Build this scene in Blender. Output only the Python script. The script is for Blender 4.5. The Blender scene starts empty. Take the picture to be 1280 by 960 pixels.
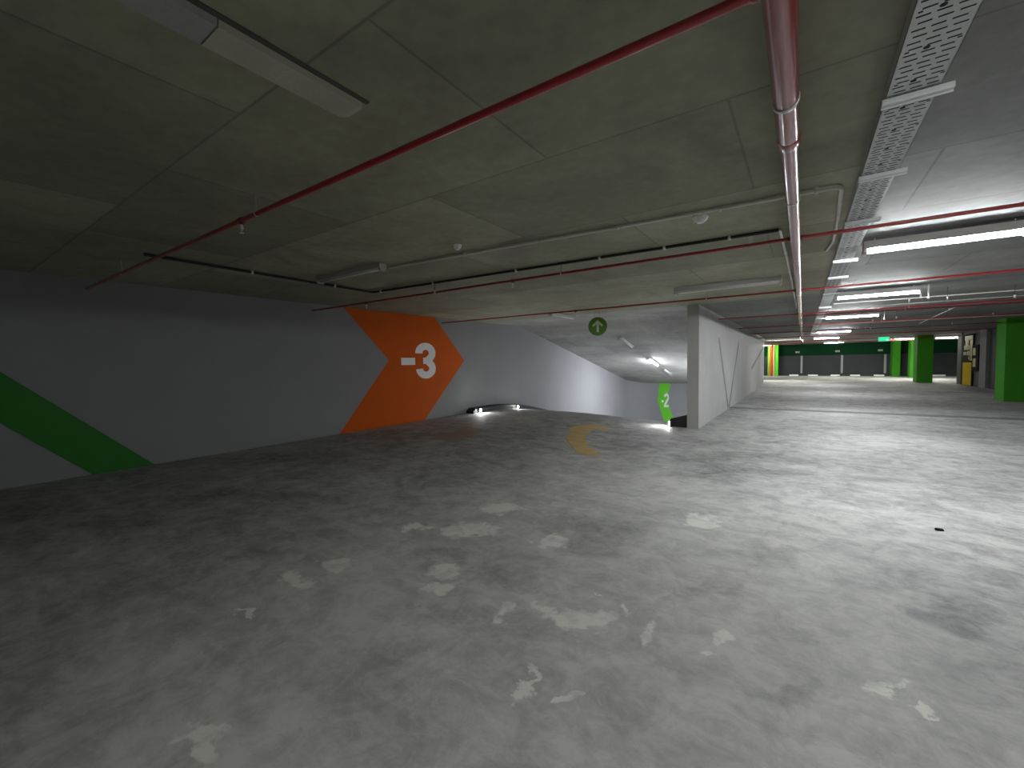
import bpy, bmesh, math, random
from mathutils import Vector, Matrix
random.seed(4)
PI = math.pi
scn = bpy.context.scene
COL = scn.collection
H = 2.69            # underside of the slab
XL = -7.7           # long left wall
XW0, XW1 = -2.1, -1.86   # ramp side wall
YP, YE = 9.87, 28.4      # its near and far end
YR = 22.8           # end of the ramp run
SL = 0.217          # ramp slope

# ------------------------------------------------------------------ materials
def new_mat(name):
    m = bpy.data.materials.new(name); m.use_nodes = True
    nt = m.node_tree; b = nt.nodes['Principled BSDF']
    return m, nt, b

def mat(name, col, rough=0.6, metal=0.0, var=0.12, scale=6.0, bump=0.0, bscale=40.0, spec=0.5, coat=0.0):
    m, nt, b = new_mat(name)
    N, L = nt.nodes, nt.links
    tc = N.new('ShaderNodeTexCoord')
    nz = N.new('ShaderNodeTexNoise'); nz.inputs['Scale'].default_value = scale; nz.inputs['Detail'].default_value = 5
    L.new(tc.outputs['Object'], nz.inputs['Vector'])
    mx = N.new('ShaderNodeMix'); mx.data_type = 'RGBA'
    mx.inputs[6].default_value = (*[c*(1-var) for c in col], 1)
    mx.inputs[7].default_value = (*[min(1, c*(1+var)) for c in col], 1)
    L.new(nz.outputs['Fac'], mx.inputs[0]); L.new(mx.outputs[2], b.inputs['Base Color'])
    b.inputs['Roughness'].default_value = rough; b.inputs['Metallic'].default_value = metal
    b.inputs['Specular IOR Level'].default_value = spec; b.inputs['Coat Weight'].default_value = coat; b.inputs['Coat Roughness'].default_value = .12
    if bump:
        n2 = N.new('ShaderNodeTexNoise'); n2.inputs['Scale'].default_value = bscale; n2.inputs['Detail'].default_value = 4
        L.new(tc.outputs['Object'], n2.inputs['Vector'])
        bp = N.new('ShaderNodeBump'); bp.inputs['Strength'].default_value = bump; bp.inputs['Distance'].default_value = 0.01
        L.new(n2.outputs['Fac'], bp.inputs['Height']); L.new(bp.outputs['Normal'], b.inputs['Normal'])
    return m

def emit(name, col, s):
    m, nt, b = new_mat(name)
    b.inputs['Base Color'].default_value = tuple(.5*c for c in col)+(1,)
    b.inputs['Emission Color'].default_value = (*col, 1); b.inputs['Emission Strength'].default_value = s
    return m

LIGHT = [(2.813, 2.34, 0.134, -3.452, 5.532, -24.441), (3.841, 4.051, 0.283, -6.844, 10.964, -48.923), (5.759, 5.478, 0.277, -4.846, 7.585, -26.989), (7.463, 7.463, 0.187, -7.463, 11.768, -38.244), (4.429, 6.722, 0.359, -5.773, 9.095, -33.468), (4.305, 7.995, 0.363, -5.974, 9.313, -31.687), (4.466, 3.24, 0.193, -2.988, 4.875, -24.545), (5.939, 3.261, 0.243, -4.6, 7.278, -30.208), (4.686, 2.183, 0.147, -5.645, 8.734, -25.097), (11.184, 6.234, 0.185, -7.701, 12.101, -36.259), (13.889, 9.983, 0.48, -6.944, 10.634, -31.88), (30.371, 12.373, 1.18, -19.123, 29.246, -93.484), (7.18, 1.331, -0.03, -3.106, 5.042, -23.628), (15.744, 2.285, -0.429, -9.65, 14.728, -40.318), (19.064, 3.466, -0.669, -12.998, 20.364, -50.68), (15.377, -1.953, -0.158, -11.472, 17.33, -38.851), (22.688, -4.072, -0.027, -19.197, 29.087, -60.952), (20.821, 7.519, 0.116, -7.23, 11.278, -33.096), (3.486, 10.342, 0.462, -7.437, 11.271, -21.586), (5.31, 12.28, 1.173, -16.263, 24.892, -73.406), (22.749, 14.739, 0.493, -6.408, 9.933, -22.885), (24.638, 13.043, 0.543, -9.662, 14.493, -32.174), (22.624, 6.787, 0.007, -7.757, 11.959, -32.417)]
DARK = [(8.071, -1.589, -0.387, -3.95, 6.097, -17.625), (4.427, -0.539, -0.088, -3.677, 5.739, -19.71), (2.944, 1.298, 0.027, -1.527, 2.432, -10.611), (6.216, 3.937, 0.143, -5.111, 7.874, -21.873), (1.514, 0.211, -0.02, -1.318, 2.215, -14.644), (8.403, 0.218, -0.19, -8.403, 12.769, -28.096), (3.7, 0.302, 0.016, -4.102, 6.468, -25.236), (2.146, 2.182, 0.067, -6.618, 10.219, -29.767), (2.809, 3.837, 0.208, -1.6, 2.445, -5.512), (3.548, 0.65, -0.079, -8.146, 12.593, -39.846), (3.734, 2.567, 0.096, -3.967, 6.201, -21.066), (3.85, 3.616, 0.129, -6.008, 9.508, -37.065), (1.493, 0.208, -0.022, -1.696, 2.928, -22.896)]

def floor_mat():
    """worn screed: cloudy greys, scuffs, pale filler patches and dark tyre stains where they lie on the ground"""
    m, nt, b = new_mat('worn_concrete_floor'); N, L = nt.nodes, nt.links
    tc = N.new('ShaderNodeTexCoord')
    def math_(op, a, c=None, clamp=False):
        n = N.new('ShaderNodeMath'); n.operation = op; n.use_clamp = clamp
        for i, v in enumerate((a, c)):
            if v is None: continue
            if isinstance(v, (int, float)): n.inputs[i].default_value = v
            else: L.new(v, n.inputs[i])
        return n.outputs[0]
    def noise(scale, detail=6, rough=0.55, dist=0.0, vec=None):
        n = N.new('ShaderNodeTexNoise'); n.inputs['Scale'].default_value = scale; n.inputs['Detail'].default_value = detail
        n.inputs['Roughness'].default_value = rough; n.inputs['Distortion'].default_value = dist
        L.new(vec if vec is not None else tc.outputs['Object'], n.inputs['Vector']); return n
    def ramp(v, a, c, lo=0.0, hi=1.0):
        n = N.new('ShaderNodeMapRange'); n.inputs[1].default_value = a; n.inputs[2].default_value = c
        n.inputs[3].default_value = lo; n.inputs[4].default_value = hi; n.interpolation_type = 'SMOOTHSTEP'
        L.new(v, n.inputs[0]); return n.outputs[0]
    # jittered ground position so that patch outlines are ragged
    jn = noise(4.5, 5, 0.62)
    sub = N.new('ShaderNodeVectorMath'); sub.operation = 'SUBTRACT'; L.new(jn.outputs['Color'], sub.inputs[0]); sub.inputs[1].default_value = (.5, .5, .5)
    sc_ = N.new('ShaderNodeVectorMath'); sc_.operation = 'SCALE'; L.new(sub.outputs[0], sc_.inputs[0]); sc_.inputs['Scale'].default_value = 0.55
    ad = N.new('ShaderNodeVectorMath'); ad.operation = 'ADD'; L.new(tc.outputs['Object'], ad.inputs[0]); L.new(sc_.outputs[0], ad.inputs[1])
    P = ad.outputs[0]
    def patch(t, soft):
        us = []
        for k in (0, 3):
            d = N.new('ShaderNodeVectorMath'); d.operation = 'DOT_PRODUCT'; L.new(P, d.inputs[0]); d.inputs[1].default_value = (t[k], t[k+1], 0)
            s = math_('ADD', d.outputs['Value'], t[k+2]); us.append(math_('MULTIPLY', s, s))
        return ramp(math_('ADD', us[0], us[1]), soft, 0.35 if soft < 2 else 0.0)
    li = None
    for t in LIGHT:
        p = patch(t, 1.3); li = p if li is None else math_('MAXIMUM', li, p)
    dk = None
    for t in DARK:
        p = patch(t, 2.4); dk = p if dk is None else math_('MAXIMUM', dk, p)
    big = noise(0.55, 5, 0.6, 0.6); mid = noise(2.2, 8, 0.68, 1.1); fine = noise(26, 6, 0.7); speck = noise(75, 3, 0.6)
    # streaks swept along the driving line
    mp = N.new('ShaderNodeMapping'); mp.inputs['Scale'].default_value = (0.7, 2.6, 1); mp.inputs['Rotation'].default_value = (0, 0, 0.5)
    L.new(tc.outputs['Object'], mp.inputs['Vector'])
    stk = noise(1.6, 7, 0.65, 1.6, mp.outputs[0])
    v = math_('MULTIPLY', ramp(big.outputs['Fac'], 0.3, 0.7), 0.26)
    v = math_('ADD', v, math_('MULTIPLY', ramp(mid.outputs['Fac'], 0.32, 0.7), 0.30))
    v = math_('ADD', v, math_('MULTIPLY', ramp(stk.outputs['Fac'], 0.35, 0.68), 0.15))
    v = math_('ADD', v, math_('MULTIPLY', fine.outputs['Fac'], 0.26))
    blot = noise(6.0, 9, 0.74, 0.8)
    v = math_('ADD', v, math_('MULTIPLY', ramp(blot.outputs['Fac'], 0.36, 0.64, -.10, .12), 1.0))
    v = math_('SUBTRACT', v, math_('MULTIPLY', dk, 0.19))
    scuff = ramp(noise(7.5, 9, 0.78, 2.2).outputs['Fac'], 0.63, 0.74)
    v = math_('ADD', v, math_('MULTIPLY', scuff, 0.20))
    brighten = patch((.52, .12, .32, -.06, .30, -.80), 2.2)      # painted light: paler patch that brightens the middle of the floor
    v = math_('ADD', v, math_('MULTIPLY', brighten, 0.36))
    pit = ramp(speck.outputs['Fac'], 0.30, 0.24)
    v = math_('SUBTRACT', v, math_('MULTIPLY', pit, 0.2))
    cr = N.new('ShaderNodeValToRGB'); e = cr.color_ramp.elements
    e[0].position = 0.05; e[0].color = (.125, .122, .122, 1)
    e[1].position = 1.0; e[1].color = (.56, .56, .53, 1)
    e2 = cr.color_ramp.elements.new(0.5); e2.color = (.335, .335, .325, 1)
    L.new(v, cr.inputs['Fac'])
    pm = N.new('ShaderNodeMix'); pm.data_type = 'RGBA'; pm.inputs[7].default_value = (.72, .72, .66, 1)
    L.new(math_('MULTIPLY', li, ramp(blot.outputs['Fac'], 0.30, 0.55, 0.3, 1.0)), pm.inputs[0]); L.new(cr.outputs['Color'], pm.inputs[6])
    L.new(pm.outputs[2], b.inputs['Base Color'])
    L.new(ramp(stk.outputs['Fac'], 0.3, 0.7, 0.66, 0.85), b.inputs['Roughness'])
    b.inputs['Specular IOR Level'].default_value = 0.35
    bp = N.new('ShaderNodeBump'); bp.inputs['Strength'].default_value = 0.25; bp.inputs['Distance'].default_value = 0.01
    L.new(v, bp.inputs['Height']); L.new(bp.outputs['Normal'], b.inputs['Normal'])
    return m

def ceiling_mat(name, c1, c2, cm):
    """board-marked slab: big formwork panels with their own tone, thin seams, cloudy stains"""
    m, nt, b = new_mat(name); N, L = nt.nodes, nt.links
    tc = N.new('ShaderNodeTexCoord')
    mp = N.new('ShaderNodeMapping'); mp.inputs['Location'].default_value = (0.30, -0.98, 0)
    L.new(tc.outputs['Object'], mp.inputs['Vector'])
    br = N.new('ShaderNodeTexBrick'); br.inputs['Scale'].default_value = 1.0
    br.inputs['Brick Width'].default_value = 1.9; br.inputs['Row Height'].default_value = 1.24
    br.inputs['Mortar Size'].default_value = 0.012; br.inputs['Mortar Smooth'].default_value = 1.0; br.inputs['Bias'].default_value = 0.0
    br.inputs['Color1'].default_value = (*c1, 1); br.inputs['Color2'].default_value = (*c2, 1)
    br.inputs['Mortar'].default_value = (*cm, 1)
    L.new(mp.outputs[0], br.inputs['Vector'])
    n1 = N.new('ShaderNodeTexNoise'); n1.inputs['Scale'].default_value = 0.9; n1.inputs['Detail'].default_value = 7; n1.inputs['Roughness'].default_value = .62
    n1.inputs['Distortion'].default_value = .5
    L.new(tc.outputs['Object'], n1.inputs['Vector'])
    n2 = N.new('ShaderNodeTexNoise'); n2.inputs['Scale'].default_value = 14; n2.inputs['Detail'].default_value = 6; L.new(tc.outputs['Object'], n2.inputs['Vector'])
    r1 = N.new('ShaderNodeMapRange'); r1.inputs[1].default_value = .3; r1.inputs[2].default_value = .7; r1.inputs[3].default_value = .72; r1.inputs[4].default_value = 1.2
    L.new(n1.outputs['Fac'], r1.inputs[0])
    r2 = N.new('ShaderNodeMapRange'); r2.inputs[1].default_value = .25; r2.inputs[2].default_value = .75; r2.inputs[3].default_value = .88; r2.inputs[4].default_value = 1.1
    L.new(n2.outputs['Fac'], r2.inputs[0])
    mu = N.new('ShaderNodeMath'); mu.operation = 'MULTIPLY'; L.new(r1.outputs[0], mu.inputs[0]); L.new(r2.outputs[0], mu.inputs[1])
    vm = N.new('ShaderNodeVectorMath'); vm.operation = 'SCALE'; L.new(br.outputs['Color'], vm.inputs[0]); L.new(mu.outputs[0], vm.inputs['Scale'])
    L.new(vm.outputs[0], b.inputs['Base Color']); b.inputs['Roughness'].default_value = .75
    bp = N.new('ShaderNodeBump'); bp.inputs['Strength'].default_value = .2; bp.inputs['Distance'].default_value = .01
    L.new(mu.outputs[0], bp.inputs['Height']); L.new(bp.outputs['Normal'], b.inputs['Normal'])
    return m

M = {}
M['floor'] = floor_mat()
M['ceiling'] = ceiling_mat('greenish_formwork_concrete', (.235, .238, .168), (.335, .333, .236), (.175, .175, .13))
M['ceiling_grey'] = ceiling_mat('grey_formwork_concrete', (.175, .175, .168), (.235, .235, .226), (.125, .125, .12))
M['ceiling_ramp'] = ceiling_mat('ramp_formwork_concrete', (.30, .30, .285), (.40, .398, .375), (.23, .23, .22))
M['wall'] = mat('painted_grey_wall', (.265, .268, .274), .8, var=.10, scale=1.3, bump=.15, bscale=25)
M['rampwall'] = mat('grey_render_wall', (.46, .46, .45), .7, var=.14, scale=1.6, bump=.2, bscale=20)
M['backgrey'] = mat('dark_grey_wall_paint', (.052, .056, .062), .8, var=.15, scale=.8, spec=.1)
M['backgreen'] = mat('dark_green_wall_paint', (.004, .034, .013), .8, var=.15, scale=.8, spec=.08)
M['green'] = mat('green_column_paint', (.050, .27, .016), .8, var=.12, scale=2.0, bump=.1, spec=.15)
M['greenmark'] = mat('green_wall_paint', (.006, .17, .004), .6, var=.08, scale=3)
M['lime'] = mat('bright_green_wall_paint', (.14, .62, .03), .8, var=.06, scale=3)
M['orange'] = mat('orange_wall_paint', (.60, .105, .006), .75, var=.10, scale=2.2, spec=.15)
M['white'] = mat('white_paint', (.86, .86, .84), .55, var=.05)
M['marking'] = mat('faded_yellow_marking', (.52, .36, .13), .7, var=.25, scale=5)
M['rust'] = mat('faded_orange_marking', (.30, .21, .16), .75, var=.22, scale=4)
M['red'] = mat('red_pipe_paint', (.24, .022, .024), .32, var=.16, scale=5, coat=.9)
M['redtop'] = mat('dusty_red_pipe_paint', (.36, .016, .02), .32, var=.12, scale=5, coat=.7)
M['galv'] = mat('galvanised_steel', (.55, .56, .57), .42, .55, var=.12, scale=12)
M['tray'] = mat('galvanised_tray', (.48, .49, .49), .45, .35, var=.12, scale=9)
M['slot'] = mat('tray_slot_dark', (.018, .018, .018), .8)
M['conduit'] = mat('grey_plastic_conduit', (.60, .60, .54), .5, var=.08)
M['blackcon'] = mat('black_conduit', (.012, .012, .013), .5)
M['housing'] = mat('white_metal_housing', (.55, .55, .53), .5, var=.05)
M['diffuser_off'] = mat('opal_diffuser_unlit', (.62, .62, .58), .35, var=.04)
M['tube'] = emit('lit_fluorescent_diffuser', (.95, .98, 1.0), 34)
M['tube_far'] = emit('lit_far_diffuser', (1.0, 1.0, .90), 50)
M['tube_dim'] = emit('dimmer_lit_diffuser', (.97, .98, 1.0), 30)
M['tube_near'] = emit('lit_diffuser_behind', (.97, .98, .97), 26)
M['tube_ramp'] = emit('lit_ramp_diffuser', (.90, .93, 1.0), 85)
M['led'] = emit('kerb_lamp_lens', (1.0, 1.0, .98), 130)
M['exit'] = emit('lit_green_exit_face', (.02, .75, .32), .14)
M['exitw'] = emit('lit_white_exit_mark', (.7, 1.0, .85), .14)
M['black'] = mat('black_rubber_kerb', (.022, .022, .024), .7, var=.2, scale=8)
M['darkmetal'] = mat('dark_metal', (.05, .05, .052), .5, .3)
M['concrete'] = mat('pale_concrete', (.40, .385, .31), .75, var=.16, scale=7, bump=.3)
M['concrete2'] = mat('grey_concrete', (.30, .30, .295), .75, var=.16, scale=7, bump=.3)
M['signgreen'] = mat('green_sign_face', (.10, .25, .02), .5, var=.06)
M['signwhite'] = mat('sign_arrow_white', (.60, .66, .55), .5, var=.04)
M['yellow'] = mat('yellow_panel', (.60, .40, .01), .7, var=.10, scale=3, spec=.1)
M['cream'] = mat('pale_yellow_panel', (.52, .45, .20), .5, var=.15, scale=5)
M['blk'] = mat('black_panel', (.012, .011, .010), .8, spec=.1)
M['core'] = mat('grey_core_wall', (.17, .165, .17), .7, var=.1)
M['core2'] = mat('dark_core_wall', (.045, .045, .05), .7, var=.1)
M['pipeorange'] = mat('orange_pipe_paint', (.62, .20, .03), .45)
M['pipered'] = mat('brick_red_pipe_paint', (.50, .06, .03), .45)
M['pipetan'] = mat('tan_pipe_paint', (.62, .50, .24), .5)
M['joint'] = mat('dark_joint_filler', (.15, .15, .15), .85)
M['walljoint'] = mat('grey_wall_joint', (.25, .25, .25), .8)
M['seal'] = mat('dark_seal', (.07, .07, .06), .8)
M['stripe'] = mat('pale_grey_stripe', (.33, .34, .35), .65)

# ------------------------------------------------------------------ builders
def box(bm, x0, x1, y0, y1, z0, z1, bev=0.0):
    r = bmesh.ops.create_cube(bm, size=1.0)
    vs = r['verts']
    for v in vs:
        v.co = Vector(((x0+x1)/2+v.co.x*(x1-x0), (y0+y1)/2+v.co.y*(y1-y0), (z0+z1)/2+v.co.z*(z1-z0)))
    if bev:
        es = list({e for v in vs for e in v.link_edges})
        bmesh.ops.bevel(bm, geom=es, offset=bev, segments=2, affect='EDGES', profile=.6)
    return bm

def prism(bm, pts, origin, u, v, depth):
    """polygon pts (u,v) extruded along u x v by depth"""
    o, u, v = Vector(origin), Vector(u), Vector(v); n = u.cross(v).normalized()
    a = [bm.verts.new(o+u*p+v*q) for p, q in pts]; c = [bm.verts.new(o+u*p+v*q+n*depth) for p, q in pts]
    bm.faces.new(c); bm.faces.new(a[::-1])
    for i in range(len(pts)):
        j = (i+1) % len(pts); bm.faces.new((a[i], a[j], c[j], c[i]))
    return bm

def tube(bm, path, r, seg=14, caps=True):
    path = [Vector(p) for p in path]; rings = []
    rs = r if isinstance(r, (list, tuple)) else [r]*len(path)
    up = None
    for i, p in enumerate(path):
        a = path[max(i-1, 0)]; c = path[min(i+1, len(path)-1)]
        d1 = (p-a).normalized() if i else (c-p).normalized(); d2 = (c-p).normalized() if i < len(path)-1 else d1
        d = (d1+d2)
        d = d.normalized() if d.length > 1e-6 else d1
        if up is None:
            up = Vector((0, 0, 1)) if abs(d.z) < .9 else Vector((1, 0, 0))
        s = d.cross(up).normalized(); t = s.cross(d).normalized(); up = t
        k = 1/max(.5, math.sqrt((1+d1.dot(d2))/2))
        rings.append([bm.verts.new(p+(s*math.cos(2*PI*j/seg)+t*math.sin(2*PI*j/seg))*rs[i]*(k if 0 < i < len(path)-1 else 1)) for j in range(seg)])
    for a, c in zip(rings, rings[1:]):
        for j in range(seg):
            f = bm.faces.new((a[j], a[(j+1) % seg], c[(j+1) % seg], c[j])); f.smooth = True
    if caps:
        for q in (rings[0][::-1], rings[-1]): bm.faces.new([bm.verts.new(v.co) for v in q])
    return bm

def lathe(bm, prof, c=(0, 0, 0), ax=(0, 0, 1), seg=24):
    ax = Vector(ax).normalized(); c = Vector(c)
    s = ax.orthogonal().normalized(); t = ax.cross(s)
    rings = [[bm.verts.new(c+ax*h+(s*math.cos(2*PI*j/seg)+t*math.sin(2*PI*j/seg))*max(r, 1e-4)) for j in range(seg)] for r, h in prof]
    for a, b_ in zip(rings, rings[1:]):
        for j in range(seg):
            f = bm.faces.new((a[j], a[(j+1) % seg], b_[(j+1) % seg], b_[j])); f.smooth = True
    for q in (rings[0][::-1], rings[-1]): bm.faces.new([bm.verts.new(v.co) for v in q])
    return bm

def rnd_path(pts, r=.06, n=5):
    """polyline with rounded corners"""
    pts = [Vector(p) for p in pts]; out = [pts[0]]
    for a, p, c in zip(pts, pts[1:], pts[2:]):
        d1 = (a-p); d2 = (c-p); k = min(r, d1.length*.45, d2.length*.45)
        A = p+d1.normalized()*k; B = p+d2.normalized()*k
        for i in range(n+1):
            t = i/n; out.append(A*(1-t)**2+p*2*t*(1-t)+B*t*t)
    return out+[pts[-1]]

def stroke(bm, centre, w, mapf, n=None):
    """flat-ended thick stroke along a 2-D centreline, mapped to 3-D by mapf(u, v, layer)"""
    c = [Vector((p[0], p[1])) for p in centre]; L_, R_ = [], []
    for i, p in enumerate(c):
        a = c[max(i-1, 0)]; b_ = c[min(i+1, len(c)-1)]; d = (b_-a).normalized(); q = Vector((-d.y, d.x))*w/2
        L_.append(p+q); R_.append(p-q)
    for i in range(len(c)-1):
        quad = (L_[i], L_[i+1], R_[i+1], R_[i])
        vs = [[bm.verts.new(mapf(q.x, q.y, k)) for q in quad] for k in (0, 1)]
        bm.faces.new(vs[1]); bm.faces.new(vs[0][::-1])
        for j in range(4): bm.faces.new((vs[0][j], vs[0][(j+1) % 4], vs[1][(j+1) % 4], vs[1][j]))
    return bm

def link(name, bm, m, parent=None, smooth=False):
    bmesh.ops.recalc_face_normals(bm, faces=bm.faces[:])
    me = bpy.data.meshes.new(name); 
    if parent is not None:
        w = Vector((0, 0, 0)); p = parent
        while p is not None: w += Vector(p.location); p = p.parent
        bmesh.ops.translate(bm, vec=-w, verts=bm.verts[:])
    bm.to_mesh(me); bm.free(); me.materials.append(m)
    o = bpy.data.objects.new(name, me); COL.objects.link(o)
    if parent is not None: o.parent = parent
    return o
def B(): return bmesh.new()

def tag(o, label, cat, group=None, kind=None):
    o['label'] = label; o['category'] = cat
    if group: o['group'] = group
    if kind: o['kind'] = kind
    return o
def thing(name, label, cat, loc=(0, 0, 0), group=None):
    o = bpy.data.objects.new(name, None); COL.objects.link(o); o.location = loc; o.empty_display_size = .1
    return tag(o, label, cat, group)
def struct(name, bm, m, label=None):
    o = link(name, bm, m); o['kind'] = 'structure'
    if label: o['label'] = label
    return o
def dup(root, loc, label, rz=0.0, rx=0.0, mats=None):
    r = root.copy(); COL.objects.link(r); r.location = loc; r.rotation_euler = (rx, 0, rz); r['label'] = label
    for ch in root.children:
        c = ch.copy(); COL.objects.link(c); c.parent = r
        for g in ch.children:
            d = g.copy(); COL.objects.link(d); d.parent = c
    return r

# ------------------------------------------------------------------ the shell
def sstep(t): t = max(0, min(1, t)); return t*t*(3-2*t)
def bend(t, w):
    return 0 if t < -w else (t if t > w else (t+w)**2/(4*w))
def fz(x, y):
    z = .125*sstep((-2.4-x)/3.6)
    if x < -1.98 and y > 9: z -= SL*bend(y-11.05, 1.2)
    return z
def zc(y): return H-SL*bend(y-11.8, .45)

bm = B()
def gridmesh(xs, ys, f):
    V = [[bm.verts.new((x, y, f(x, y))) for x in xs] for y in ys]
    for j in range(len(ys)-1):
        for i in range(len(xs)-1):
            fc = bm.faces.new((V[j][i], V[j][i+1], V[j+1][i+1], V[j+1][i])); fc.smooth = True
lin = lambda a, b_, n: [a+(b_-a)*i/n for i in range(n+1)]
gridmesh(lin(XL, -1.98, 26), lin(-6, 9.0, 40)+lin(9.0, 14, 40)[1:]+lin(14, 23.2, 16)[1:], fz)
gridmesh([-1.98, 14], [-6, 44.2], lambda x, y: 0)
gridmesh([-9, -1.98], [28.2, 44.2], lambda x, y: 0)
struct('floor', bm, M['floor'])

bm = B()
gridmesh([XL, -1.98, .36], [-6, 9.87], lambda x, y: H)
struct('ceiling', bm, M['ceiling'])
bm = B(); gridmesh([XL, -1.98], [9.87, 11.3]+lin(11.3, 12.3, 10)[1:]+[23.2], lambda x, y: zc(y)); struct('ceiling_ramp', bm, M['ceiling_ramp'])
bm = B()
gridmesh([-1.98, .36], [9.87, 44.2], lambda x, y: H)
gridmesh([.36, 14], [-6, 44.2], lambda x, y: H)
gridmesh([-9, -1.98], [28.2, 44.2], lambda x, y: H)
struct('ceiling_lane', bm, M['ceiling_grey'])


# left wall: long straight run, then a rounded corner into the end of the ramp
bm = B()
pl = [(XL, -6.0), (XL, 21.6)]+[(XL+1.2-1.2*math.cos(a), 21.6+1.2*math.sin(a)) for a in lin(0, PI/2, 10)[1:]]+[(-1.98, 22.8)]
def wallrun(pl, z0, z1, t):
    prev = None
    for i, (x, y) in enumerate(pl):
        vs = [bm.verts.new((x, y, z0)), bm.verts.new((x, y, z1))]
        if prev: fc = bm.faces.new((prev[0], vs[0], vs[1], prev[1])); fc.smooth = True
        prev = vs
wallrun(pl, -4.2, H+.05, .2)
struct('wall_left', bm, M['wall'])
bm = B(); box(bm, XW0, XW1, YP, YE, -4.2, H+.02, 0.0); struct('wall_ramp', bm, M['rampwall'])
bm = B(); box(bm, -9.2, 14, 44, 44.2, 0, 1.72); struct('wall_back', bm, M['backgrey'])
bm = B(); box(bm, -9.2, 14, 43.985, 44.2, 1.72, H); struct('trim_back_green_band', bm, M['backgreen'])
bm = B(); box(bm, -9.2, -9.0, 28.2, 44, 0, H); struct('wall_far_left', bm, M['backgrey'])
bm = B(); box(bm, -9.2, XW0, 28.2, YE, 0, H); struct('wall_behind_ramp', bm, M['backgrey'])
bm = B(); box(bm, 14, 14.2, -6, 44.2, 0, H); struct('wall_right', bm, M['backgrey'])
bm = B(); box(bm, XL, 14, -6.2, -6, -.2, H+.1); struct('wall_near', bm, M['wall'])
bm = B(); box(bm, XW1+.01, -.35, 22.3, 22.7, H-.07, H+.01); struct('trim_ceiling_beam', bm, M['concrete2'])
# dark strip across the lane floor and grey slanting strips on the ramp wall
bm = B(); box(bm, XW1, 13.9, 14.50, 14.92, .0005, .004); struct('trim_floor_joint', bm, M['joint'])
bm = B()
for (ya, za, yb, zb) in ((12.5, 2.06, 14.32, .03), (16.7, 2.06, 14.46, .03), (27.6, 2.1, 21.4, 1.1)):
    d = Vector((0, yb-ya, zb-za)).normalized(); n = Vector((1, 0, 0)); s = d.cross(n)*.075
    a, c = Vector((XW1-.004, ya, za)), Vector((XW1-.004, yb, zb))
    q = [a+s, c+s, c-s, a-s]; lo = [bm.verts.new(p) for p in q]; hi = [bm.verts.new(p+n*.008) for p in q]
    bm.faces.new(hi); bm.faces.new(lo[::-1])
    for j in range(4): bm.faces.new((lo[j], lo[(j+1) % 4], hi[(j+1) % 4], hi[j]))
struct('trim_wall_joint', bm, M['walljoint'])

# ------------------------------------------------------------------ painted marks
def wall_prism(bm, pts, d=.004): return prism(bm, pts, (XL+.0005, 0, 0), (0, 1, 0), (0, 0, 1), d)
bm = B()
op = [(5.22, 2.688), (7.80, 2.688), (8.90, 1.59), (7.36, fz(XL, 7.3)-.01), (5.02, fz(XL, 5)-.01), (6.32, 1.615)]
wall_prism(bm, op); 
wa = link('painted_arrow', bm, M['orange']); tag(wa, 'orange arrow painted on the left wall with white number -3', 'wall marking')
def map3(u, v, k, e=0): return Vector((XL+.003+.004*k+e, 7.115+(u-370)/320*.672, 2.034-(v-235)/540*.852))
def arc(cx, cy, rx, ry, a0, a1, n):
    return [(cx+rx*math.cos(math.radians(a)), cy-ry*math.sin(math.radians(a))) for a in lin(a0, a1, n)]
three = arc(530, 392, 104, 102, 186, -60, 26)+[(548, 515)]
bm = B()
stroke(bm, arc(532, 393, 106, 104, 184, -38, 26)+arc(520, 395, 106, 122, -52, -80, 6), 110, map3)
stroke(bm, arc(520, 635, 106, 122, 80, 52, 6)+arc(534, 636, 104, 104, 38, -178, 26), 108, lambda u, v, k: map3(u, v, k, .0006))
stroke(bm, [(490, 515), (575, 515)], 98, lambda u, v, k: map3(u, v, k, .0012))
link('number_three', bm, M['white'], wa)
bm = B(); stroke(bm, [(160, 522), (365, 522)], 108, map3); link('minus_sign', bm, M['white'], wa)

bm = B(); wall_prism(bm, [(2.07, fz(XL, 2)-.005), (1.42, fz(XL, 1.4)-.005), (-1.05, 2.688), (-.48, 2.688)])
gb = link('painted_stripe', bm, M['greenmark']); tag(gb, 'slanting green band painted on the dark left wall', 'wall marking')

bm = B(); prism(bm, [(-6.20, .36), (-5.66, .36), (-5.84, -.58), (-5.44, -1.75), (-5.98, -1.75), (-6.32, -.58)], (0, YR-.0005, 0), (1, 0, 0), (0, 0, 1), .004)
ga = link('painted_arrow', bm, M['lime']); tag(ga, 'bright green arrow with -2 painted at the end of the ramp', 'wall marking')
def map2(u, v, k): return Vector((-6.0+u*.26, YR-.003-.004*k, -.92+v*.68))
bm = B()
stroke(bm, arc(.5, -.72, .38, .22, 170, -20, 14)+[(.1, -.06)], .22, lambda u, v, k: map2(u, -v, k))
stroke(bm, [(.02, -.0), (.95, -.0)], .16, lambda u, v, k: map2(u, -v+.05, k)+Vector((0, -.001, 0)))
link('number_two', bm, M['white'], ga)
bm = B(); stroke(bm, [(-.42, .42), (-.08, .42)], .16, map2); link('minus_sign', bm, M['white'], ga)

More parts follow.
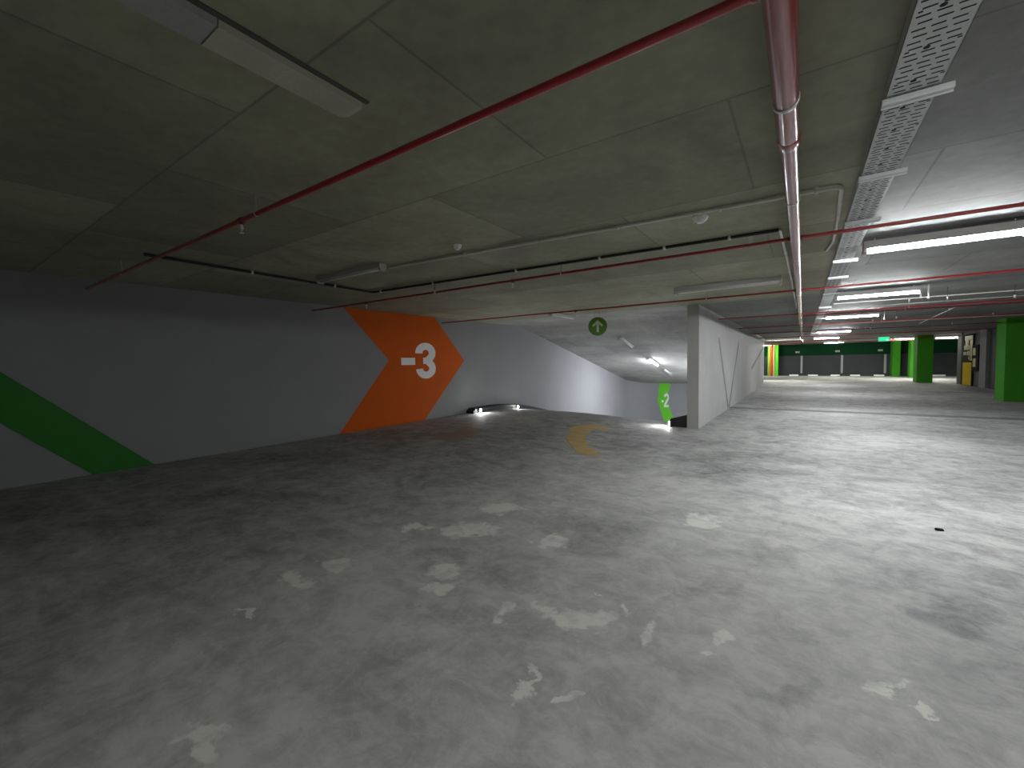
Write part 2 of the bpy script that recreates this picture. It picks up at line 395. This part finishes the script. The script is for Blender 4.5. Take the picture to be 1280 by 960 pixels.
CAMC = Vector((0, 0, 1.5))
def on_floor(x, y):
    """a ground point measured on z = 0 slid along the sight line onto the rising screed"""
    d = Vector((x, y, 0))-CAMC; t = 1.0
    for _ in range(12):
        p = CAMC+d*t; t = (fz(p.x, p.y)-1.5)/d.z
    p = CAMC+d*t; return p
def floor_mark(bm, pts, lift=.003, n=4):
    P3 = [on_floor(*p) for p in pts]
    vs = [bm.verts.new(p+Vector((0, 0, lift))) for p in P3]
    lo = [bm.verts.new(p+Vector((0, 0, .0004))) for p in P3]
    bm.faces.new(vs); bm.faces.new(lo[::-1])
    for i in range(len(vs)): bm.faces.new((lo[i], lo[(i+1) % len(vs)], vs[(i+1) % len(vs)], vs[i]))
AR = [(-2.615, 6.302), (-3.007, 6.247), (-3.8, 7.364), (-4.089, 8.161), (-4.398, 8.629), (-4.303, 9.393), (-3.945, 9.396), (-3.44, 8.98), (-3.655, 8.704), (-3.806, 8.782), (-3.653, 7.97), (-3.374, 7.36), (-3.024, 6.799)]
bm = B()
floor_mark(bm, [AR[i] for i in (0, 1, 2, 11, 12)]); floor_mark(bm, [AR[i] for i in (2, 3, 10, 11)]); floor_mark(bm, [AR[i] for i in (3, 9, 10)])
floor_mark(bm, [AR[i] for i in (3, 4, 5, 9)]); floor_mark(bm, [AR[i] for i in (5, 6, 7, 8, 9)])
fa = link('floor_arrow', bm, M['marking']); tag(fa, 'worn yellow bent arrow painted on the floor before the ramp', 'floor marking')
bm = B(); floor_mark(bm, [(-6.50, 6.35), (-5.75, 6.05), (-5.55, 6.60), (-6.05, 7.60), (-6.70, 7.75), (-6.35, 6.95)])
fm = link('floor_marking', bm, M['rust']); tag(fm, 'faded brownish paint mark on floor below the orange wall arrow', 'floor marking')

# ------------------------------------------------------------------ kerbs and kerb lamps
def kerb(name, x0, x1, ys, top0, top1, label):
    bm = B(); prev = None
    for i, y in enumerate(ys):
        za = fz(min(x0, -2.05), y)-.01; zb = fz(min(x1, -2.05), y)-.01
        e = .45 if i == 0 else 1
        r = [(x0, y, za), (x0, y, za+.01+top0*e), (x0+.03*(x1-x0)/abs(x1-x0), y, za+.01+(top0+.01)*e), (x1, y, zb+.01+top1*e), (x1, y, zb)]
        vs = [bm.verts.new(p) for p in r]
        if prev:
            for j in range(5): bm.faces.new((prev[j], prev[(j+1) % 5], vs[(j+1) % 5], vs[j]))
        else: bm.faces.new(vs[::-1])
        prev = vs
    bm.faces.new(prev)
    return tag(link(name, bm, M['black']), label, 'kerb')
kerb('rubber_kerb', -7.45, XL+.002, [8.95, 9.06]+lin(9.4, 14, 24)+lin(14.5, 22.6, 8), .125, .145, 'low black kerb along the left wall of the ramp')
kerb('rubber_kerb', -2.49, XW0-.002, [9.93, 9.94]+lin(10.2, 14, 20)+lin(14.5, 22.6, 8), .17, .28, 'short black kerb end beside the grey wall end')

def kerb_lamp(loc, direction, label, r=.036):
    t = thing('kerb_lamp', label, 'lamp', loc, 'floor lamps on the ramp kerbs')
    d = Vector(direction).normalized(); c = Vector(loc)
    bm = B(); lathe(bm, [(r*1.35, -.02), (r*1.35, .012), (r*1.2, .02), (r*1.05, .02)], c, d, 20); link('housing', bm, M['darkmetal'], t)
    bm = B(); lathe(bm, [(r, .0195), (r, .024), (r*.7, .031), (r*.2, .034)], c, d, 20); link('lens', bm, M['led'], t)
    return t
kerb_lamp((-7.43, 9.215, fz(-7.43, 9.2)+.075), (1, -.15, .05), 'glowing lamp on the kerb nearest the orange arrow', .034)
kerb_lamp((-7.43, 11.107, fz(-7.43, 11.1)+.065), (1, -.10, .05), 'glowing kerb lamp farther down the ramp on left side', .030)
kerb_lamp((-2.47, 9.915, .075), (-.93, -.30, .06), 'glowing kerb lamp at the foot of the grey wall end', .042)

# ------------------------------------------------------------------ batten lights
def batten(name, label, L_, lit, loc, rz=0, rx=0, w=.09, h=.085, group=None, dd=.24):
    """local: length along x centred, hangs from z = 0 downwards"""
    t = thing(name, label, 'light', (0, 0, 0), group)
    bm = B(); box(bm, -L_/2, L_/2, -w*.6, w*.6, -h*.62, 0, .006); link('housing', bm, M['housing'], t)
    bm = B()
    pr = [(-w*.38, -h*.62)]+[(w*.38*math.cos(a), -h*.63-h*dd*math.sin(-a)) for a in lin(-PI, 0, 8)]+[(w*.38, -h*.62)]
    a0 = [bm.verts.new((-L_/2+.025, y, z)) for y, z in pr]; a1 = [bm.verts.new((L_/2-.025, y, z)) for y, z in pr]
    bm.faces.new(a0); bm.faces.new(a1[::-1])
    for j in range(len(pr)):
        f = bm.faces.new((a0[j], a1[j], a1[(j+1) % len(pr)], a0[(j+1) % len(pr)])); f.smooth = True
    link('diffuser', bm, lit, t)
    for s in (-1, 1):
        bm = B(); box(bm, s*(L_/2-.026), s*L_/2, -w*.47, w*.47, -h*1.0, -h*.58, .004); link('end_cap', bm, M['housing'], t)
    t.location = loc; t.rotation_euler = (rx, 0, rz)
    return t
G1 = 'lit batten lights over the driving lane'
ZL = H-.035
def rods(t, L_, x, y):
    for sx in (-.42, .42):
        bm = B(); tube(bm, [(x+sx*L_, y, ZL-.01), (x+sx*L_, y, H)], .005, 8); link('hanger_rod', bm, M['galv'], t)
for (x, y, lab) in ((1.045, 5.62, 'nearest and largest lit batten light at upper right'), (1.03, 9.66, 'lit batten light second along the lane from camera'),
                    (1.03, 14.3, 'lit batten light third along the lane from camera'), (1.03, 21.95, 'lit batten light fourth along the lane from camera'),
                    (1.03, 28.8, 'farthest lit batten light of the row over the lane')):
    t = batten('batten_light', lab, 1.12, M['tube'] if y < 18 else M['tube_dim'], (x, y, ZL), w=.13, h=.12, dd=.30, group=G1)
    rods(t, 1.12, x, y)
batten('batten_light', 'lit batten light over the lane behind the camera', 1.2, M['tube_near'], (1.7, -.8, H), w=.12, h=.13, dd=.40, group=G1)  # unseen lamp, added to brighten the near floor
G2 = 'unlit batten lights'
batten('batten_light', 'unlit batten light above the dark left wall', 1.30, M['diffuser_off'], (-4.72, 3.30, H), group=G2)
batten('batten_light', 'long unlit batten light above the grey wall end', 1.50, M['diffuser_off'], (-1.02, 7.38, H), w=.14, h=.11, group=G2)
G3 = 'batten lights on the ramp ceiling'
sl = math.atan(SL)
def ramp_light(y, lab, lit):
    return batten('ramp_batten_light', lab, 1.25, lit, (-4.98, y, zc(y)), rz=PI/2, group=G3)
def place_ramp(y, lab, lit):
    t = ramp_light(y, lab, lit)
    if y > 12.3: t.rotation_euler = Matrix.Rotation(-sl, 3, 'X').to_euler(); t.rotation_euler = (Matrix.Rotation(-sl, 3, 'X') @ Matrix.Rotation(PI/2, 3, 'Z')).to_euler()
place_ramp(9.55, 'unlit batten light left of the round green sign', M['diffuser_off'])
place_ramp(14.2, 'unlit batten light below right of the round green sign', M['diffuser_off'])
place_ramp(17.35, 'lit batten light glowing on the ramp ceiling', M['tube_ramp'])
place_ramp(19.5, 'small unlit batten light deep in the ramp', M['diffuser_off'])
t = batten('wall_batten_light', 'lit batten light on the ramp side wall hidden by the grey wall end', 1.2, M['tube_ramp'], (0, 0, 0), group=G3)  # out of view, added to light the ramp ceiling and left wall
t.location = (XW0-.002, 18.3, .30); t.rotation_euler = (Matrix.Rotation(PI/2, 3, 'Y') @ Matrix.Rotation(PI/2, 3, 'Z')).to_euler()
G4 = 'far lit batten lights'
for (x, y, L_, lab) in ((5.45, 36.6, 1.2, 'lit batten light beside the top of the middle green column'), (4.75, 39.0, .9, 'lit batten light just right of the green exit sign'),
                        (7.6, 38.0, 1.2, 'lit batten light between the middle column and dark core wall'),
                        (-1.0, 33.5, 2.0, 'lit batten light past the far end of grey wall'), (-2.75, 42.3, 1.0, 'lit batten light over the pipes column at far left'),
                        (1.9, 40.5, 1.2, 'lit batten light over the floor before back wall')):
    batten('batten_light', lab, L_, M['tube_far'], (x, y, H), group=G4)

# ------------------------------------------------------------------ red sprinkler pipes
ZP = 2.56
def hanger(bm, x, y, z0, r=.004): tube(bm, [(x, y, z0), (x, y, H)], r, 6)
def ring(bm, p, ax, r, w=.02):
    lathe(bm, [(r*.98, -w/2), (r*1.08, -w/2), (r*1.08, w/2), (r*.98, w/2)], p, ax, 20)

t = thing('main_pipe', 'thick red main pipe running away along the ceiling', 'pipe', (-.072, 2, ZP))
bm = B(); tube(bm, [(-.072, -1.5, ZP), (-.072, 2.52, ZP)], .0455, 24); link('pipe_wide', bm, M['red'], t)
bm = B(); tube(bm, [(-.072, 2.53, ZP), (-.075, 12, ZP), (-.085, 38, ZP)], .0395, 24); link('pipe_narrow', bm, M['red'], t)
bm = B(); lathe(bm, [(.0455, -.05), (.0485, -.045), (.0485, .03), (.041, .05)], (-.072, 2.52, ZP), (0, 1, 0), 24); link('reducer', bm, M['red'], t)
for y in (2.13, 3.45, 5.6, 8.4, 11.4, 14.8, 18.5, 23, 28):
    bm = B(); ring(bm, (-.073, y, ZP), (0, 1, 0), .046 if y < 2.5 else .040, .018); hanger(bm, -.073, y, ZP+.045); link('hanger', bm, M['galv'], t)

def drop_head(name, x, y, label, z=ZP, r=.013):
    s = thing(name, label, 'sprinkler', (x, y, z), 'sprinkler heads')
    bm = B(); tube(bm, [(x, y, H), (x, y, z-.075)], .004, 8); link('drop_rod', bm, M['darkmetal'], s)
    bm = B(); lathe(bm, [(.011, -.075), (.016, -.08), (.016, -.09), (.007, -.095), (.007, -.115), (.016, -.118), (.016, -.123)], (x, y, z), (0, 0, 1), 12); link('head', bm, M['white'], s)
    return s

def branch(y, x0, x1, label, r=.0165, hang=(), heads=(), z=ZP, mt='redtop'):
    t = thing('branch_pipe', label, 'pipe', (x0, y, z), 'red branch pipes across the ceiling')
    rm = .046 if y < 2.5 else .040      # the run stops at the skin of the main pipe on either side
    for a, c in ((x0, min(x1, -.072-rm)), (max(x0, -.072+rm), x1)):
        if c-a > .05:
            bm = B(); tube(bm, [(a, y, z), (c, y, z)], r, 14); link('pipe', bm, M[mt], t)
    if x0 < -.1 < x1 or abs(x1+.072) < .03 or abs(x0+.072) < .03:
        for sx in (-.055, .055):
            if x0-.01 < -.072+sx < x1+.01:
                bm = B(); ring(bm, (-.072+sx, y, z), (1, 0, 0), r*1.2, .026); link('tee_collar', bm, M['red'], t)
    for x in hang:
        bm = B(); ring(bm, (x, y, z), (1, 0, 0), r, .012); hanger(bm, x, y, z+r); link('hanger', bm, M['galv'], t)
    for x in heads:
        bm = B(); lathe(bm, [(r*1.25, -.028), (r*1.35, -.024), (r*1.35, .024), (r*1.25, .028)], (x, y, z), (1, 0, 0), 14)
        tube(bm, [(x, y, z-.005), (x, y, z-.03)], r*1.05, 12); link('tee', bm, M['red'], t)
        bm = B(); tube(bm, [(x, y, z-.03), (x, y, z-.045)], .012, 10)
        lathe(bm, [(.009, -.045), (.014, -.05), (.014, -.058), (.006, -.064), (.006, -.082), (.015, -.085), (.015, -.09)], (x, y, z), (0, 0, 1), 12)
        link('sprinkler_head', bm, M['white'], t)
    return t
branch(1.473, XL+.01, -.072, 'near red branch pipe rising across the dark ceiling at left', .0165, (-3.13, -6.2), (-3.36,))
branch(4.57, XL+.01, 8.5, 'red branch pipe crossing under the tray above nearest light', .0155, (-2.4, 3.2), (-3.1, -6.1))
branch(8.05, XL+.01, 9.5, 'red branch pipe passing just above the grey wall end', .0155, (-1.4, 2.6), (-3.9,))
branch(12.35, XW1+.01, 10, 'red branch pipe in front of the second lane light', .0155, (1.85,), ())
branch(13.05, -.07, 10, 'thin red pipe close behind another across the lane', .012, (1.9,), ())
branch(16.6, XW1+.01, 10, 'red branch pipe midway along the grey ramp wall', .016, (1.9,), ())
branch(20.6, XW1+.01, 12, 'red branch pipe near the nearest green column', .016, (1.9,), ())
branch(25.2, XW1+.01, 12, 'red branch pipe near the far end of grey wall', .018, (), ())
branch(31.5, -6, 12, 'red branch pipe beyond the grey wall end', .02, (), ())
branch(37.0, -6, 12, 'farthest red branch pipe before the back wall', .025, (), ())
# free-hanging white heads on the right
tag(drop_head('sprinkler', 2.05, 10.4, 'white sprinkler head right of the second lane light', 2.60), 'white sprinkler head right of the second lane light', 'sprinkler', 'sprinkler heads')
drop_head('sprinkler', 1.93, 14.4, 'white sprinkler head right of the third lane light', 2.59)
drop_head('sprinkler', 1.9, 19.1, 'small white sprinkler head before the green exit sign', 2.60)
drop_head('sprinkler', 2.98, 10.94, 'white sprinkler head near the right edge of picture', 2.60)
drop_head('sprinkler', -4.35, 4.42, 'white sprinkler head over the orange wall arrow', 2.63)

# ------------------------------------------------------------------ cable tray
t = thing('cable_tray', 'perforated grey cable tray running along the ceiling at right', 'cable tray', (.37, 2, 2.6))
X0, X1, ZT = .275, .445, 2.60
bm = B()
for y0, y1 in ((-1.5, 2.44), (2.45, 5.44), (5.45, 8.44), (8.45, 11.44), (11.45, 17.44), (17.45, 26)):
    box(bm, X0, X1, y0, y1, ZT, ZT+.002); box(bm, X0, X0+.002, y0, y1, ZT, ZT+.055); box(bm, X1-.002, X1, y0, y1, ZT, ZT+.055)
link('trough', bm, M['tray'], t)
bm = B()   # slots stamped through the bottom: thin dark insets just under the sheet
y = .9; k = 0
while y < 8.4:
    w3 = (X1-X0-.02)/3.0
    for i in range(3):
        xa = X0+.012+i*w3+(.010 if k % 2 else 0)
        box(bm, xa, xa+w3*.72, y, y+.007, ZT-.0008, ZT+.0005)
    if k % 6 == 3:
        lathe(bm, [(.010, -.0009), (.010, .0003)], ((X0+X1)/2-.012, y+.019, ZT), (0, 0, 1), 10)
        for sx in (X0+.014, X1-.02): box(bm, sx, sx+.012, y+.014, y+.021, ZT-.0008, ZT+.0005)
    y += .037; k += 1
o = link('slots', bm, M['slot'], t); o['kind'] = 'stuff'
for y in (2.47, 3.40, 4.45, 6.1, 7.3, 9.1, 11.4, 14.5, 18.5, 23):
    bm = B()
    box(bm, X0-.012, X1+.042, y-.016, y+.016, ZT-.024, ZT-.001, .002)
    box(bm, X0-.012, X1+.042, y+.012, y+.018, ZT-.030, ZT-.020)
    for xr in (X0+.03, X1-.03): tube(bm, [(xr, y, ZT+.002), (xr, y, H)], .005, 6)
    link('bracket', bm, M['galv'], t)

# ------------------------------------------------------------------ conduits
def conduit(name, label, pts, r, mt, clips, group=None, bend_r=.07):
    t = thing(name, label, 'conduit', pts[0], group)
    bm = B(); tube(bm, rnd_path(pts, bend_r), r, 10); link('tube', bm, M[mt], t)
    for c, ax in clips:
        bm = B(); lathe(bm, [(r*1.05, -.012), (r*1.45, -.012), (r*1.45, .012), (r*1.05, .012)], c, ax, 10); box(bm, c[0]-.012, c[0]+.012, c[1]-.012, c[1]+.012, c[2], H)
        link('clip', bm, M['white'] if mt != 'conduit' else M['conduit'], t)
    return t
ZB = H-.022
conduit('grey_conduit', 'pale grey conduit crossing the ceiling and bending beside the tray', [(-4.1, 3.42, ZB), (-1.5, 3.62, ZB), (.20, 3.72, ZB), (.225, 4.5, ZB), (.235, 5.45, ZB), (.19, 5.75, ZB-.01)], .0155, 'conduit',
        [((x, 3.42+(x+4.1)*.077, ZB), (1, .05, 0)) for x in (-3.0, -2.1, -1.35, -.55)]+[((.06, 3.71, ZB), (1, .05, 0))])
conduit('black_conduit', 'thin black conduit turning a corner along the dark ceiling', [(-5.55, 1.5, ZB), (-5.70, 4.40, ZB), (-.20, 4.62, ZB)], .016, 'blackcon',
        [((-5.60, 2.55, ZB), (0, 1, 0)), ((-5.66, 3.7, ZB), (0, 1, 0))]+[((x, 4.40+(x+5.7)*.04, ZB), (1, 0, 0)) for x in (-5.5, -4.4, -3.0, -1.9, -1.2, -.6)])
conduit('white_conduit', 'white conduit running back beside the thick red pipe', [(-.19, 4.62, ZB), (-.17, 6.0, ZB), (-.15, 9.0, ZB), (-.14, 12.0, ZB)], .0115, 'white',
        [((-.175, 5.7, ZB), (0, 1, 0)), ((-.16, 7.6, ZB), (0, 1, 0))])
GC = 'thin conduits over the lane'
for (y, x0, x1, lab) in ((10.95, .5, 7.5, 'thin pale conduit right of the second lane light'), (12.0, .5, 7.5, 'thin pale conduit dropping behind the second lane light'),
                         (17.6, .5, 8, 'thin pale conduit behind the third lane light'), (21.6, .5, 9, 'thin pale conduit before the fourth lane light')):
    conduit('pale_conduit', lab, [(x0, y, 2.60), (x1, y, 2.60)], .010, 'conduit', [((x, y, 2.60), (1, 0, 0)) for x in (1.8, 4.4)], GC)
conduit('pale_conduit', 'slanting pale conduit on ceiling above the middle green column', [(3.35, 20.4, 2.65), (2.95, 14.2, 2.65)], .012, 'conduit', [((3.0, 15, 2.65), (0, 1, 0))], GC)
# drop posts at the light ends
for (x, y, lab) in ((1.70, 9.75, 'short white drop post at end of second lane light'), (1.70, 14.4, 'short white drop post at end of third lane light'), (1.66, 5.70, 'white drop post at right end of nearest lane light')):
    bm = B(); tube(bm, [(x, y, H), (x, y, 2.47)], .012, 8); lathe(bm, [(.02, 0), (.02, .025)], (x, y, 2.455), (0, 0, 1), 10)
    tag(link('drop_post', bm, M['conduit']), lab, 'conduit', 'drop posts')

# ------------------------------------------------------------------ small ceiling items
def detector(x, y, lab, r=.045):
    t = thing('smoke_detector', lab, 'smoke detector', (x, y, H), 'smoke detectors')
    bm = B(); lathe(bm, [(r*1.1, 0), (r*1.1, -.012), (r, -.016)], (x, y, H), (0, 0, 1), 24); link('base', bm, M['white'], t)
    bm = B(); lathe(bm, [(r, -.014), (r*.95, -.03), (r*.6, -.042), (r*.5, -.05)], (x, y, H), (0, 0, 1), 24); link('sensor', bm, M['white'], t)
detector(-2.87, 3.25, 'white round detector alone on the dark ceiling', .042)
detector(-.72, 3.86, 'white domed detector just beyond the pale grey conduit', .055)

t = thing('concrete_strip', 'pale concrete strip hanging from dark ceiling at upper left', 'ceiling strip', (-1.7, 0, H))
def strip(name, y0, y1, mt, taper=0):
    bm = B(); xa, xb = -1.815, -1.655
    vs = []
    for y, s in ((y0, 1), (y1-taper, 1), (y1, .75)) if taper else ((y0, 1), (y1, 1)):
        mid, hw = (xa+xb)/2, (xb-xa)/2*s
        vs.append([bm.verts.new(p) for p in ((mid-hw, y, H), (mid-hw+.012, y, H-.028*s), (mid+hw-.006, y, H-.028*s), (mid+hw, y, H))])
    for a, c in zip(vs, vs[1:]):
        for j in range(4): bm.faces.new((a[j], a[(j+1) % 4], c[(j+1) % 4], c[j]))
    bm.faces.new(vs[0]); bm.faces.new(vs[-1][::-1])
    link(name, bm, M[mt], t)
bm = B(); box(bm, -1.654, -1.630, -1.6, 1.275, H-.006, H); link('dark_seal', bm, M['seal'], t)  # dark strip standing in for the shadow along the concrete strip
strip('near_length', -1.6, .68, 'concrete2'); strip('far_length', .686, 1.27, 'concrete', .03)

# round sign
SX, SY, SZ = -4.03, 9.5, 2.335
t = thing('round_sign', 'round green sign with white up arrow hanging before the ramp', 'sign', (SX, SY, SZ))
bm = B(); lathe(bm, [(.215, -.012), (.22, -.008), (.22, .008), (.215, .012)], (SX, SY, SZ), (.35, -1, 0), 40); link('disc', bm, M['signgreen'], t)
nrm = Vector((.35, -1, 0)).normalized(); uu = Vector((1, .35, 0)).normalized()
bm = B()
prism(bm, [(-.028, -.135), (.028, -.135), (.028, .06), (.10, -.01), (.125, .03), (0, .15), (-.125, .03), (-.10, -.01), (-.028, .06)], Vector((SX, SY, SZ))+nrm*.0115, uu, (0, 0, 1), .004)
link('arrow', bm, M['signwhite'], t)
bm = B()
for s in (-.08, .08): tube(bm, [Vector((SX, SY, SZ+.2))+uu*s, (SX+uu.x*s, SY+uu.y*s, H)], .004, 6)
link('hanger', bm, M['galv'], t)

# exit sign
t = thing('exit_sign', 'small glowing green exit sign hanging far down the lane', 'sign', (3.55, 30, 2.45))
bm = B(); box(bm, 3.32, 3.78, 30.0, 30.06, 2.33, 2.57, .01); link('case', bm, M['white'], t)
bm = B(); box(bm, 3.335, 3.765, 29.993, 30.001, 2.345, 2.555); link('face', bm, M['exit'], t)
bm = B(); prism(bm, [(.30, .03), (.40, .03), (.40, .07), (.36, .07), (.36, .12), (.30, .12)], (3.335, 29.9925, 2.345), (1, 0, 0), (0, 0, 1), .002); link('mark', bm, M['exitw'], t)
bm = B()
for x in (3.42, 3.68): tube(bm, [(x, 30.03, 2.565), (x, 30.03, H)], .006, 6)
link('hanger', bm, M['darkmetal'], t)

# ------------------------------------------------------------------ columns and far end
GK = 'green columns'
def column(x0, x1, y0, y1, lab):
    bm = B(); box(bm, x0, x1, y0, y1, 0, H, .012)
    tag(link('green_column', bm, M['green']), lab, 'column', GK)
column(5.36, 6.02, 20.25, 21.05, 'green column nearest the right edge of the picture')
column(5.34, 6.0, 32.9, 33.9, 'middle green column right of the green exit sign')
column(5.6, 6.05, 42.9, 43.98, 'green column standing against the far back wall')
column(6.3, 6.9, 41.0, 41.8, 'farther green column half hidden behind the middle one')
t = thing('green_column', 'bright green column with coloured pipes at far left', 'column', (-2.2, 43.5, 0), GK)
bm = B(); box(bm, -2.56, -1.78, 43.4, 43.95, 0, H, .01); link('shaft', bm, M['lime'], t)
for x, mt, r in ((-2.38, 'pipeorange', .075), (-2.22, 'pipered', .06), (-2.09, 'pipetan', .06)):
    bm = B(); tube(bm, [(x, 43.4-r-.002, .0), (x, 43.4-r-.002, H)], r, 14); link('riser_pipe', bm, M[mt], t)

GS = 'pale stripes between bays on the back wall'
for x, lab in ((-.1, 'pale stripe on back wall nearest the coloured pipes'), (2.63, 'middle pale stripe on the back wall'), (5.31, 'pale stripe on back wall nearest the exit sign')):
    bm = B(); box(bm, x-.07, x+.07, 43.97, 44.0, .22, 1.70); tag(link('bay_stripe', bm, M['stripe']), lab, 'wall marking', GS)
    bm = B(); box(bm, x-.45, x-.15, 43.965, 43.985, 1.95, 2.1, .01)
    tag(link('bay_plate', bm, M['stripe']), lab.replace('pale stripe', 'small plate on green band over the stripe').replace('on back wall', '').replace('  ', ' ').replace('on the back wall', '').strip()[:90], 'plate', 'small plates on the green band')
GW = 'wheel stops along the back wall'
for x0, x1, lab in ((-.95, -.31, 'wheel stop left of the first pale back wall stripe'), (.36, 1.03, 'wheel stop right of the first pale back wall stripe'), (1.89, 2.47, 'wheel stop left of the middle back wall stripe'),
                    (3.14, 3.75, 'wheel stop right of the middle back wall stripe'), (4.59, 5.21, 'wheel stop left of the last back wall stripe'), (7.4, 8.6, 'wheel stop between middle column and dark core wall')):
    bm = B(); prism(bm, [(0, 0), (.16, 0), (.13, .12), (.03, .12)], (x0, 43.4, .0), (0, 1, 0), (0, 0, 1), x1-x0)
    tag(link('wheel_stop', bm, M['white']), lab, 'wheel stop', GW)

# core block with yellow panels on the right
bm = B(); box(bm, 6.8, 9.5, 31.5, 32.2, 0, H); struct('wall_core_end', bm, M['core2'])
bm = B(); box(bm, 6.84, 9.5, 28.67, 31.49, 0, H); struct('wall_core', bm, M['core2'])
bm = B(); box(bm, 6.78, 7.3, 27.8, 28.66, 0, H); struct('wall_core_pier', bm, M['core'])
bm = B(); box(bm, 6.9, 9.5, 27.1, 27.8, 0, H); struct('wall_core_dark', bm, M['core2'])
t = thing('warning_board', 'tall black and yellow panel beside the dark grey pier', 'panel', (6.8, 30.4, 0))
bm = B(); box(bm, 6.79, 6.83, 29.65, 31.45, .0, 2.55); link('backing', bm, M['blk'], t)
bm = B(); box(bm, 6.775, 6.792, 29.78, 31.1, .02, 1.15, .004); link('lower_plate', bm, M['yellow'], t)
bm = B()
for (ya, yb, za, zb) in ((29.7, 30.9, 2.25, 2.47), (29.7, 30.1, 1.25, 2.3), (30.3, 30.8, 2.0, 2.3), (30.1, 31.0, 1.78, 2.0), (30.0, 30.5, 1.5, 1.72), (30.6, 31.1, 1.52, 1.68), (29.9, 30.3, 1.3, 1.45)):
    box(bm, 6.782, 6.791, ya, yb, za, zb)
link('upper_plate', bm, M['cream'], t)
t = thing('pier_board', 'small black board with pale patches fixed on the grey pier', 'panel', (6.78, 28.9, .8))
bm = B(); box(bm, 6.74, 6.832, 28.68, 29.55, .75, 2.0); link('board', bm, M['blk'], t)
bm = B()
for (ya, yb, za, zb) in ((29.0, 29.4, 1.5, 1.85), (28.95, 29.35, .95, 1.35)): box(bm, 6.734, 6.741, ya, yb, za, zb, .02)
link('patch', bm, M['cream'], t)

# stone on the floor
bm = B(); bmesh.ops.create_icosphere(bm, subdivisions=2, radius=.02)
for v in bm.verts: v.co = Vector((v.co.x*1.5, v.co.y*.9, v.co.z*.6))*(1+.25*random.uniform(-1, 1))+Vector((.985, 5.02, .008))
tag(link('pebble', bm, M['blk']), 'small dark pebble alone on the bright floor', 'stone')

# ------------------------------------------------------------------ camera and output
f_px = 529.8
yaw, pitch, roll = (math.radians(a) for a in (34.484, -2.827, -.958))
F = Vector((-math.sin(yaw)*math.cos(pitch), math.cos(yaw)*math.cos(pitch), math.sin(pitch)))
r = Vector((math.cos(yaw), math.sin(yaw), 0)); u = r.cross(F)
R2 = r*math.cos(roll)+u*math.sin(roll); U2 = -r*math.sin(roll)+u*math.cos(roll)
cd = bpy.data.cameras.new('camera'); cam = bpy.data.objects.new('camera', cd); COL.objects.link(cam)
cd.sensor_fit = 'HORIZONTAL'; cd.sensor_width = 36; cd.lens = f_px*36/1280; cd.clip_start = .02; cd.clip_end = 200
mw = Matrix.Identity(4)
for i in range(3): mw[i][0] = R2[i]; mw[i][1] = U2[i]; mw[i][2] = -F[i]; mw[i][3] = CAMC[i]
cam.matrix_world = mw
scn.camera = cam
w = bpy.data.worlds.new('world'); scn.world = w; w.use_nodes = True
w.node_tree.nodes['Background'].inputs[0].default_value = (0, 0, 0, 1); w.node_tree.nodes['Background'].inputs[1].default_value = 0
vs = scn.view_settings; vs.view_transform = 'Standard'; vs.look = 'None'; vs.gamma = 1; vs.use_curve_mapping = False
vs.exposure = 3.0
cy = scn.cycles; cy.use_denoising = True; cy.max_bounces = 10; cy.diffuse_bounces = 7; cy.glossy_bounces = 4; cy.sample_clamp_indirect = 6
cy.use_light_tree = True
